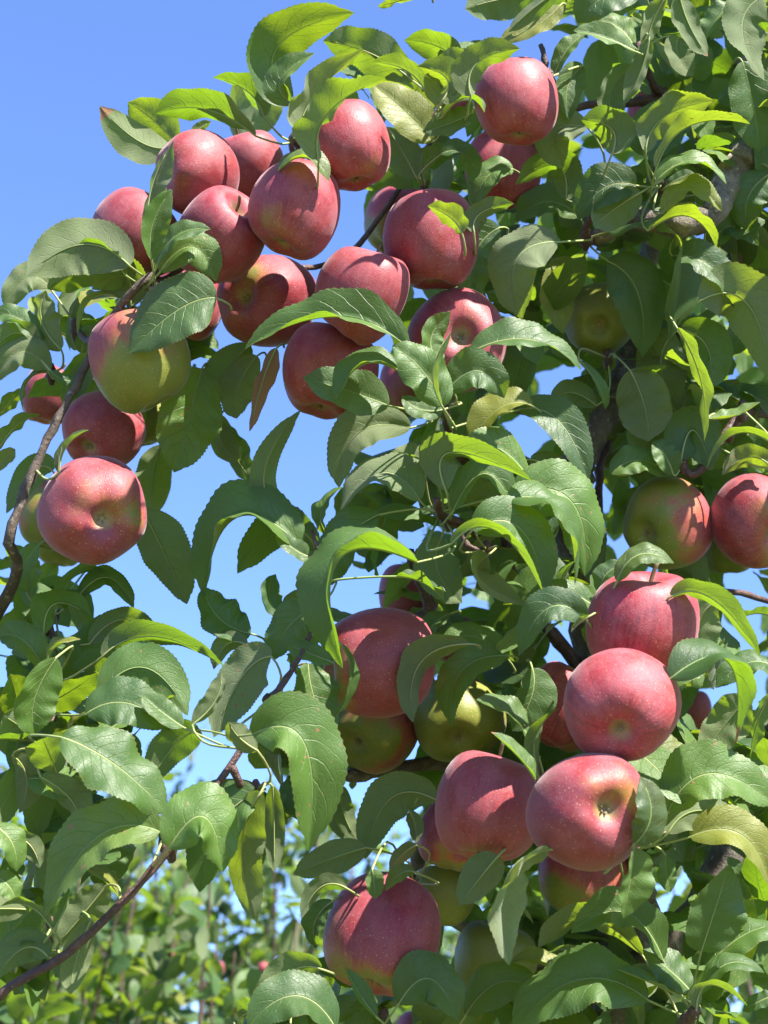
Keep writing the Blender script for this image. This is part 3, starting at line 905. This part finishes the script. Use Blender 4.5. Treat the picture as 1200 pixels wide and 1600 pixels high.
rngL = np.random.default_rng(77)
HUBS = []
for hx, hy in EXTRA_HUBS:
    z = zref(hx, hy) - .015
    p = at(hx, hy, z)
    d = np.linalg.norm(NODES - p, axis=1); k = d.argmin()
    HUBS.append((hx, hy, p))
    if .012 < d[k] < .065:
        q = NODES[k]; m = (p + q) / 2 + np.array((0, 0, -.012)) + rngL.normal(size=3) * .006
        V, F = tube(spline([q, m, p], 9), np.linspace(.0032, .0024, 9), 7, .06, rngL)
        part('twig', mesh_from('twig', V - OFF, F, M_TWIG))
    # the knobbly fruit spur itself
    V, F = tube(spline([p + np.array((0, .004, -.010)), p, p + np.array((0, -.002, .008))], 7), np.array([.002, .0034, .0042, .0036, .0044, .0036, .0015]), 8, .12, rngL)
    part('spur', mesh_from('spur', V - OFF, F, M_TWIG))

def frame(P0, P2, mid, q):
    a = unit(P2 - P0); v = unit(CAM - mid); v = unit(v - (v @ a) * a); s = np.cross(a, v)
    pref = .35 * RIGHT + UP
    if s @ pref < 0: s = -s
    return v * math.cos(q) + s * math.sin(q)

def push(V, base_z):
    """keep a blade out of every apple by sliding it along the line of sight"""
    for it in range(12):
        D = np.linalg.norm(V[:, None, :] - APC[None], axis=2) - APR[None] * 1.02
        k = np.unravel_index(D.argmin(), D.shape)
        if D[k] > 0: break
        dirn = unit(V.mean(0) - CAM); sg = -1 if (V.mean(0) - CAM) @ FWD < AP[k[1], 3] else 1
        V = V + dirn * sg * (max(-D[k], .004) + .002)
    return V

leaf_count = 0
def hand_leaf(line):
    global leaf_count
    tk = line.split(); burnt = tk[-1] == 'B'
    v = [float(k) for k in tk if k != 'B']
    x0, y0, xm, ym, x2, y2, wr, q, fo, dz = v[:10]
    if q < 32: q += 17
    arch = 50 <= q <= 85 and fo >= 30 and wr > .4
    if arch: wr *= 1.42; fo -= 9
    z = zref((x0 + x2) / 2, (y0 + y2) / 2) + dz * .01 - .02
    for px, py in [(x0 + (x2 - x0) * k + (xm - (x0 + x2) / 2) * 4 * k * (1 - k), y0 + (y2 - y0) * k + (ym - (y0 + y2) / 2) * 4 * k * (1 - k)) for k in (0, .2, .4, .6, .8, 1)]:
        dd = (AP[:, 0] - px) ** 2 + (AP[:, 1] - py) ** 2
        hit = dd < AP[:, 2] ** 2
        if not hit.any(): continue
        dep = np.sqrt(np.maximum(AP[:, 2] ** 2 - dd, 0)) / FPX * AP[:, 3]
        if dz <= -4: z = min(z, float((AP[:, 3] - dep - .010)[hit].min()))      # a leaf that lies in front of the fruit
        elif dz > 0: z = max(z, float((AP[:, 3] + .4 * dep + .006)[hit].max())) # a leaf behind it
    Lpx = math.hypot(xm - x0, ym - y0) + math.hypot(x2 - xm, y2 - ym)
    L = Lpx * z / FPX
    under = q > 90
    tip = rngL.normal() * .10 * L
    P0, P2 = at(x0, y0, z), at(x2, y2, z + tip)
    M = at(xm, ym, z + tip * .5)
    qr = R(q + rngL.normal() * 4)
    nd = frame(P0, P2, M, qr)
    M = M + nd * L * rngL.uniform(.0, .12)
    rows = 57
    burn = np.zeros(rows)
    if burnt: burn = np.ones(rows)
    elif rngL.uniform() < .07: burn = np.clip((np.linspace(0, 1, rows) - rngL.uniform(.88, .95)) * 10, 0, 1)
    elif line.startswith('262 232'): burn = np.clip((np.linspace(0, 1, rows) - .84) * 8, 0, 1)
    V, F, UVs, bn, c, n, h = leaf_geo(P0, M, P2, nd, wr * L * .90, R(fo + 11), R(10 + rngL.uniform(0, 45)), rngL.uniform(.06, .18), rngL.normal() * .26, rows, 5, rngL, True, burn, bias=rngL.normal() * .32)
    V2 = push(V, z); sh = V2[0] - V[0]; V = V2; c = c + sh
    F = flip_to(V, F, n[rows // 2])
    org = c[0]
    me = mesh_from('leaf', V - org, F, M_LEAF, True, UVs, {'rnd': np.full(len(V), rngL.uniform()), 'burn': bn})
    o = link('leaf', me, tree); o.location = org - OFF
    if burnt: o['label'] = 'dry brown curled leaf'
    # stalk: from the spur (or a twig) to the blade and on as the raised midrib on the underside
    best = None
    for hx, hy, hp in HUBS:
        d = math.hypot(hx - x0, hy - y0)
        if d < 95 and (best is None or d < best[0]): best = (d, hp)
    if best is None:
        dn = np.linalg.norm(NODES - org, axis=1); k = dn.argmin()
        best = (0, NODES[k]) if dn[k] < .07 else (0, org - unit(c[1] - c[0]) * .010 + FWD * .022 + np.array((0, 0, -.006)))
    hp = best[1]; dd = np.linalg.norm(hp - org)
    tan = unit(c[2] - c[0])
    mm = .5 * (hp + org) - tan * dd * .18
    pet = spline([hp, mm, org - tan * .002], 8)[:-1]
    rib = c[:50:3] - n[:50:3] * np.linspace(.0004, .0001, 17)[:, None]
    P = np.vstack([pet, rib]) - org
    rad = np.concatenate([np.linspace(.0011, .0009, len(pet)), np.linspace(.0009, .00022, len(rib))])
    Vt, Ft = tube(P, rad, 5)
    so = link('stalk', mesh_from('stalk', Vt, Ft, M_STALK), o)
    leaf_count += 1
for ln in LEAVES.strip().splitlines(): hand_leaf(ln)
# ------------------------------------------------------------------ leaves deeper in the crown
def inside(poly, x, y):
    r = False; j = len(poly) - 1
    for i in range(len(poly)):
        (xi, yi), (xj, yj) = poly[i], poly[j]
        if (yi > y) != (yj > y) and x < (xj - xi) * (y - yi) / (yj - yi) + xi: r = not r
        j = i
    return r
CROWN = [([(610,130),(700,80),(830,100),(880,-20),(1230,-20),(1230,1630),(690,1630),(640,1420),(560,1380),(545,1240),(520,1060),(540,820),(570,690),(640,640),(590,300)], 720, (.08, .42)),
         ([(880,-20),(1230,-20),(1230,1630),(760,1630),(640,1250),(600,1000),(640,660),(800,560),(830,300)], 420, (.40, .85)),
         ([(900,-20),(1230,-20),(1230,1630),(780,1630),(660,1250),(620,1000),(660,680),(820,580),(850,300)], 900, (.7, 1.6)),
         ([(0,490),(70,430),(240,410),(340,430),(380,540),(330,620),(60,640),(0,640)], 26, (.06, .16)),
         ([(0,870),(70,870),(140,1000),(220,1110),(250,1200),(220,1290),(110,1440),(70,1600),(0,1600)], 52, (.04, .20)),
         ([(330,1190),(430,1010),(520,960),(540,1200),(450,1330),(380,1330)], 16, (.05, .14)),
         ([(390,1560),(520,1480),(700,1520),(700,1640),(380,1640)], 16, (.04, .2))]
GAPS = [(882,95,34),(888,190,18),(985,205,16),(940,258,22),(593,533,12),(870,605,26),(828,688,26),(935,772,18),(1145,450,18),(633,838,14),(735,948,16),(648,1165,10),
        (572,1268,32),(612,1325,16),(706,1466,20),(972,876,16),(884,1023,26),(1150,905,18),(1172,955,22),(1165,1075,26),(1104,1112,14),(1034,1402,22),(1050,1482,20),(1162,1560,24),
        (1190,560,10),(1040,300,0),(250,1250,30),(290,1190,30)]
def crown_leaf(p, rng, size, hang=.45):
    """a blade placed freely: random heading, drooping, upper face roughly to the sky"""
    a = rng.normal(size=3); a[2] -= hang; a = unit(a)
    up = np.array((0, 0, 1.0)) + .55 * rng.normal(size=3) + .35 * SUN
    nd = unit(up - (up @ a) * a)
    L = size
    P0 = p - a * L / 2; P2 = p + a * L / 2 - np.array((0, 0, 1)) * L * rng.uniform(.02, .16)
    return P0, p + nd * L * .05, P2, nd
rngC = np.random.default_rng(21)
cand = []
for poly, cnt, (d0, d1) in CROWN:
    xs = [p[0] for p in poly]; ys = [p[1] for p in poly]
    k = 0; tries = 0
    while k < cnt and tries < cnt * 40:
        tries += 1
        x = rngC.uniform(min(xs), max(xs)); y = rngC.uniform(min(ys), max(ys))
        if not inside(poly, x, y): continue
        z = zref(x, y) + rngC.uniform(d0, d1)
        size = rngC.uniform(.048, .084)
        P0, M, P2, nd = crown_leaf(at(x, y, z), rngC, size)
        pts = [proj(p) for p in (P0, M, P2)]
        w = size * .28 * FPX / z
        if any(math.hypot(px - gx, py - gy) < gr + w * .55 for px, py, _ in pts for gx, gy, gr in GAPS): continue
        cand.append((z, P0, M, P2, nd, size)); k += 1
# leaf whorls on short spurs, the near layer between the fruit
WHORLS = [([(610,130),(700,90),(830,110),(900,10),(1230,-20),(1230,1630),(690,1630),(650,1420),(560,1330),(550,1240),(560,1060),(560,820),(580,700),(640,640),(600,300)], 125, (.0, .15)),
          ([(300,110),(560,90),(640,180),(600,330),(420,260),(330,220)], 5, (.10, .16)),
          ([(0,490),(70,430),(240,410),(340,430),(370,560),(310,640),(60,640),(0,640)], 12, (.02, .13)),
          ([(0,860),(60,860),(150,980),(260,1080),(290,1150),(250,1220),(210,1290),(110,1440),(70,1600),(0,1600)], 24, (-.02, .14)),
          ([(360,1170),(450,1040),(530,980),(545,1200),(450,1330),(390,1330)], 6, (.01, .10)),
          ([(390,1570),(520,1500),(700,1520),(700,1640),(380,1640)], 7, (.0, .12)),
          ([(560,760),(640,660),(700,700),(690,860),(600,960),(560,940)], 6, (.0, .10))]
for poly, cnt, (d0, d1) in WHORLS:
    xs = [p[0] for p in poly]; ys = [p[1] for p in poly]
    k = 0; tries = 0
    while k < cnt and tries < 4000:
        tries += 1
        x = rngC.uniform(min(xs), max(xs)); y = rngC.uniform(min(ys), max(ys))
        if not inside(poly, x, y): continue
        k += 1
        hub = at(x, y, zref(x, y) + rngC.uniform(d0, d1))
        axis = unit(rngC.normal(size=3) * .55 + np.array((0.1, -.45, .75)))
        e1 = unit(np.cross(axis, rngC.normal(size=3))); e2 = np.cross(axis, e1)
        nl = int(rngC.integers(5, 9)); ph0 = rngC.uniform(0, 6.28)
        for j in range(nl):
            az = ph0 + j * 2.4 + rngC.normal() * .25; be = R(rngC.uniform(42, 105))
            rad_ = math.cos(az) * e1 + math.sin(az) * e2
            aa = unit(math.cos(be) * axis + math.sin(be) * rad_ - np.array((0, 0, .15)))
            nd = unit(math.sin(be) * axis - math.cos(be) * rad_ + .25 * rngC.normal(size=3)); nd = unit(nd - (nd @ aa) * aa)
            size = rngC.uniform(.032, .072)
            P0 = hub + aa * rngC.uniform(.012, .026); P2 = P0 + aa * size - np.array((0, 0, 1.)) * size * rngC.uniform(-.05, .16); M = (P0 + P2) / 2 + nd * size * rngC.uniform(.02, .10)
            pts = [proj(p) for p in (P0, .5 * (P0 + M), M, .5 * (M + P2), P2)]
            z = pts[2][2]; w = size * .28 * FPX / z; ok = True
            for px, py, pz in pts:
                if any(math.hypot(px - gx, py - gy) < gr + w * .5 for gx, gy, gr in GAPS): ok = False
                dd = np.hypot(AP[:, 0] - px, AP[:, 1] - py)
                if ((dd < AP[:, 2] + w * .55) & (pz < AP[:, 3] + .01)).any(): ok = False
            if not inside(poly, pts[2][0], pts[2][1]) or not inside(poly, pts[4][0], pts[4][1]) and rngC.uniform() < .5: ok = False
            if ok: cand.append((z, P0, M, P2, nd, size))
cand.sort(key=lambda c: c[0])
def blade(P0, M, P2, nd, size, rng, rows, half, teeth):
    V, F, UVs, bn, c, n, h = leaf_geo(P0, M, P2, nd, size * rng.uniform(.44, .60), R(rng.uniform(8, 26)), R(rng.uniform(5, 30)), rng.uniform(.05, .18), rng.normal() * .3, rows, half, rng, teeth)
    F = flip_to(V, F, n[rows // 2])
    return V, F, UVs, bn, c, n
def merge(parts_):
    Vs, Fs, Us, Rn, Bn = [], [], [], [], []; k = 0
    for V, F, Uv, r, b in parts_:
        Vs.append(V); Fs.append(F + k); Us.append(Uv); Rn.append(np.full(len(V), r)); Bn.append(b); k += len(V)
    return np.vstack(Vs), np.vstack(Fs), np.vstack(Us), np.concatenate(Rn), np.concatenate(Bn)
rest = []
room = 298 - leaf_count
for i, (z, P0, M, P2, nd, size) in enumerate(cand):
    big = i < room
    V, F, UVs, bn, c, n = blade(P0, M, P2, nd, size, rngC, 25 if big else 15, 3 if big else 2, True)
    V2 = push(V, z); sh = V2[0] - V[0]; V = V2; c = c + sh
    r = rngC.uniform()
    if big:
        org = c[0]
        o = link('leaf', mesh_from('leaf', V - org, F, M_LEAF, True, UVs, {'rnd': np.full(len(V), r), 'burn': bn}), tree)
        o.location = org - OFF
        d = np.linalg.norm(NODES - org, axis=1); k = d.argmin()
        hp = NODES[k] if d[k] < .05 else org - unit(c[2] - c[0]) * .012 + FWD * .02 - np.array((0, 0, .006))
        P = np.vstack([spline([hp, .5 * (hp + org) - np.array((0, 0, .006)), org], 6)[:-1], c[:20:3] - n[:20:3] * .0003]) - org
        Vt, Ft = tube(P, np.linspace(.0011, .0004, len(P)), 4)
        link('stalk', mesh_from('stalk', Vt, Ft, M_STALK), o)
    else:
        rest.append((V, F, UVs, r, bn))
# the crown goes on above, to the right of and below what the camera frames
def scatter(box, cnt, rng):
    x0, x1, y0, y1, z0, z1 = box
    for _ in range(cnt):
        x, y, z = rng.uniform(x0, x1), rng.uniform(y0, y1), rng.uniform(z0, z1)
        size = rng.uniform(.055, .095)
        P0, M, P2, nd = crown_leaf(at(x, y, z), rng, size)
        ok = True
        for p in (P0, M, P2):
            px, py, _ = proj(p)
            if -40 < px < 1240 and -40 < py < 1640: ok = False
        if not ok: continue
        V, F, UVs, bn, c, n = blade(P0, M, P2, nd, size, rng, 9, 2, False)
        rest.append((V, F, UVs, rng.uniform(), bn))
scatter((1250, 1900, -500, 1900, 1.38, 2.1), 650, rngC)
scatter((860, 1800, -700, -40, 1.38, 2.1), 400, rngC)
scatter((-300, -40, 500, 1900, 1.2, 1.7), 120, rngC)
scatter((-200, 1800, 1650, 2100, 1.25, 2.0), 300, rngC)
V, F, Uv, Rn, Bn = merge(rest)
o = link('foliage', mesh_from('foliage', V - OFF, F, M_LEAF, True, Uv, {'rnd': Rn, 'burn': Bn}), tree)
o['kind'] = 'stuff'

# ------------------------------------------------------------------ the rows behind
def simple_leaf(seed):
    rng = np.random.default_rng(seed)
    V, F, UVs, bn, c, n, h = leaf_geo(np.zeros(3), np.array((.5, 0, .05)), np.array((1., 0, -.06)), np.array((0, 0, 1.)), .56, R(16), R(rng.uniform(0, 30)), rng.uniform(.05, .15), rng.normal() * .3, 9, 2, rng, False)
    return V, flip_to(V, F, n[4]), UVs
FARLEAF = [simple_leaf(100 + k) for k in range(6)]
FARMESH = [mesh_from('leaf', V, F, M_LEAF, True, U_, {'rnd': np.full(len(V), k * .163), 'burn': np.zeros(len(V))}) for k, (V, F, U_) in enumerate(FARLEAF)]
def basis(a, nd):
    b = np.cross(nd, a); return np.stack([a, b, nd], 1)
def far_tree(px, dist, top_y, spread, label, seed, nbr=16, nodes=26, single=200, lean=0.0, keep=1.0):
    rng = np.random.default_rng(seed)
    g = at(px, 800, dist); base = np.array((g[0], dist * math.cos(PITCH) + 0.0, 0.0))
    top = at(px, top_y, dist)[2]
    t = empty('apple_tree', base, label, 'tree', 'apple trees of the rows behind')
    H = top
    P = spline([(0, 0, -.1), (.03, .02, H * .3), (-.02, .03, H * .6)], 12)
    V, F = tube(P, np.linspace(.055, .03, 12), 9, .05, rng)
    link('trunk', mesh_from('trunk', V, F, M_BARK), t)
    leaves = []
    for b in range(nbr):
        h0 = rng.uniform(.22, .6) * H; a = b * 2.4 + rng.normal() * .3
        tip_h = h0 + (H - h0) * rng.uniform(.55, 1.0); rr = spread * rng.uniform(.35, 1.0)
        d = np.array((math.cos(a), math.sin(a), 0)); st = P[min(11, int(h0 / (H * .6) * 11))]
        B = spline([st, st + d * rr * .5 + np.array((0, 0, (tip_h - h0) * .35)), np.array((*(st + d * rr)[:2], tip_h)) + rng.normal(size=3) * .05], 22) + np.cumsum(rng.normal(size=(22, 3)) * .006, axis=0)
        Vb, Fb = tube(B, np.linspace(.009, .0018, 22), 6, .05, rng)
        link('branch', mesh_from('branch', Vb, Fb, M_TWIG), t)
        for k in range(nodes):
            s = rng.uniform(.18, 1.0); p = B[int(s * 21)]
            for q in range(int(rng.integers(2, 6))):
                aa = unit(rng.normal(size=3) + np.array((0, 0, .15)))
                up = np.array((0, 0, 1.)) + .5 * rng.normal(size=3); nd = unit(up - (up @ aa) * aa)
                L = rng.uniform(.05, .095)
                leaves.append((p + aa * .02, aa, nd, L))
    vis = []
    for i, (p, aa, nd, L) in enumerate(leaves):
        x, y, z = proj(p + base)
        if -20 < x < 1220 and -20 < y < 1620: vis.append((z - L * 5, i))
    vis.sort(); named = {i for _, i in vis[:single]}
    mass = []
    for i, (p, aa, nd, L) in enumerate(leaves):
        Bm = basis(aa, nd); k = int(rng.integers(6))
        if i in named:
            o = link('leaf', FARMESH[k], t)
            M4 = Matrix([[*(Bm[r] * L), p[r]] for r in range(3)] + [[0, 0, 0, 1]])
            o.matrix_local = M4
        else:
            V, F, U_ = FARLEAF[k]
            mass.append(((V * L) @ Bm.T + p, F, U_, rng.uniform(), np.zeros(len(V))))
    V, F, Uv, Rn, Bn = merge(mass)
    o = link('foliage', mesh_from('foliage', V, F, M_LEAF, True, Uv, {'rnd': Rn, 'burn': Bn}), t); o['kind'] = 'stuff'
    return t
far_tree(230, 3.3, 1320, .6, 'leafy apple tree close behind the crossing red shoot at lower left', 301, 22, 13, 240)
far_tree(20, 4.4, 1130, .75, 'tall apple tree rising behind the left edge', 302, 24, 26, 260)
far_tree(440, 4.8, 1370, .75, 'apple tree between the red shoot and the lone bottom apple', 303, 24, 26, 260)
far_tree(300, 7.5, 1210, 1.1, 'distant apple tree with thin shoots against the sky at lower left', 304, 30, 38, 240)
far_tree(330, 4.1, 1400, .7, 'low apple tree filling the bottom between the red shoot and the bottom apple', 309, 20, 15, 220)
far_tree(640, 7.0, 1420, 1.0, 'distant apple tree hidden behind the lone bottom apple', 305, 18, 24, 60)
far_tree(1000, 6.0, 1150, 1.0, 'apple tree of the next row glimpsed behind the right-hand apples', 306, 20, 24, 120)
far_tree(1260, 4.6, 850, .8, 'apple tree glimpsed through gaps at the right edge', 307, 20, 24, 120)
far_tree(470, 10.5, 1270, 1.3, 'far apple tree seen small between the big lit leaf and the bottom apple', 310, 26, 40, 160)
far_tree(90, 9.5, 1180, 1.3, 'farthest apple tree low at the left', 308, 28, 44, 120)
FARAPPLES = [(243,1478,9,4.7,'tiny red apple in the far tree below the crossing shoot'),(265,1496,10,4.7,'tiny dark red apple right of its twin in the far tree'),
 (308,1520,9,4.8,'tiny red apple in the far tree right of the thin dark shoot'),(340,1514,11,4.8,'pinkish tiny apple in the far tree at lower left centre'),
 (452,1472,11,4.9,'tiny pink apple far behind, left of the lone bottom apple'),(148,1588,10,4.6,'tiny red apple at the very bottom left in the far tree'),
 (412,1512,9,4.9,'tiny pale red apple among far leaves left of the bottom apple')]
for i, (x, y, r, z, lab) in enumerate(FARAPPLES):
    add_apple(i, at(x, y, z), r * z / FPX, np.array((.1, 0, -1.)), .95, (i * .37) % 1, lab, 'tiny apples of the rows behind', False)
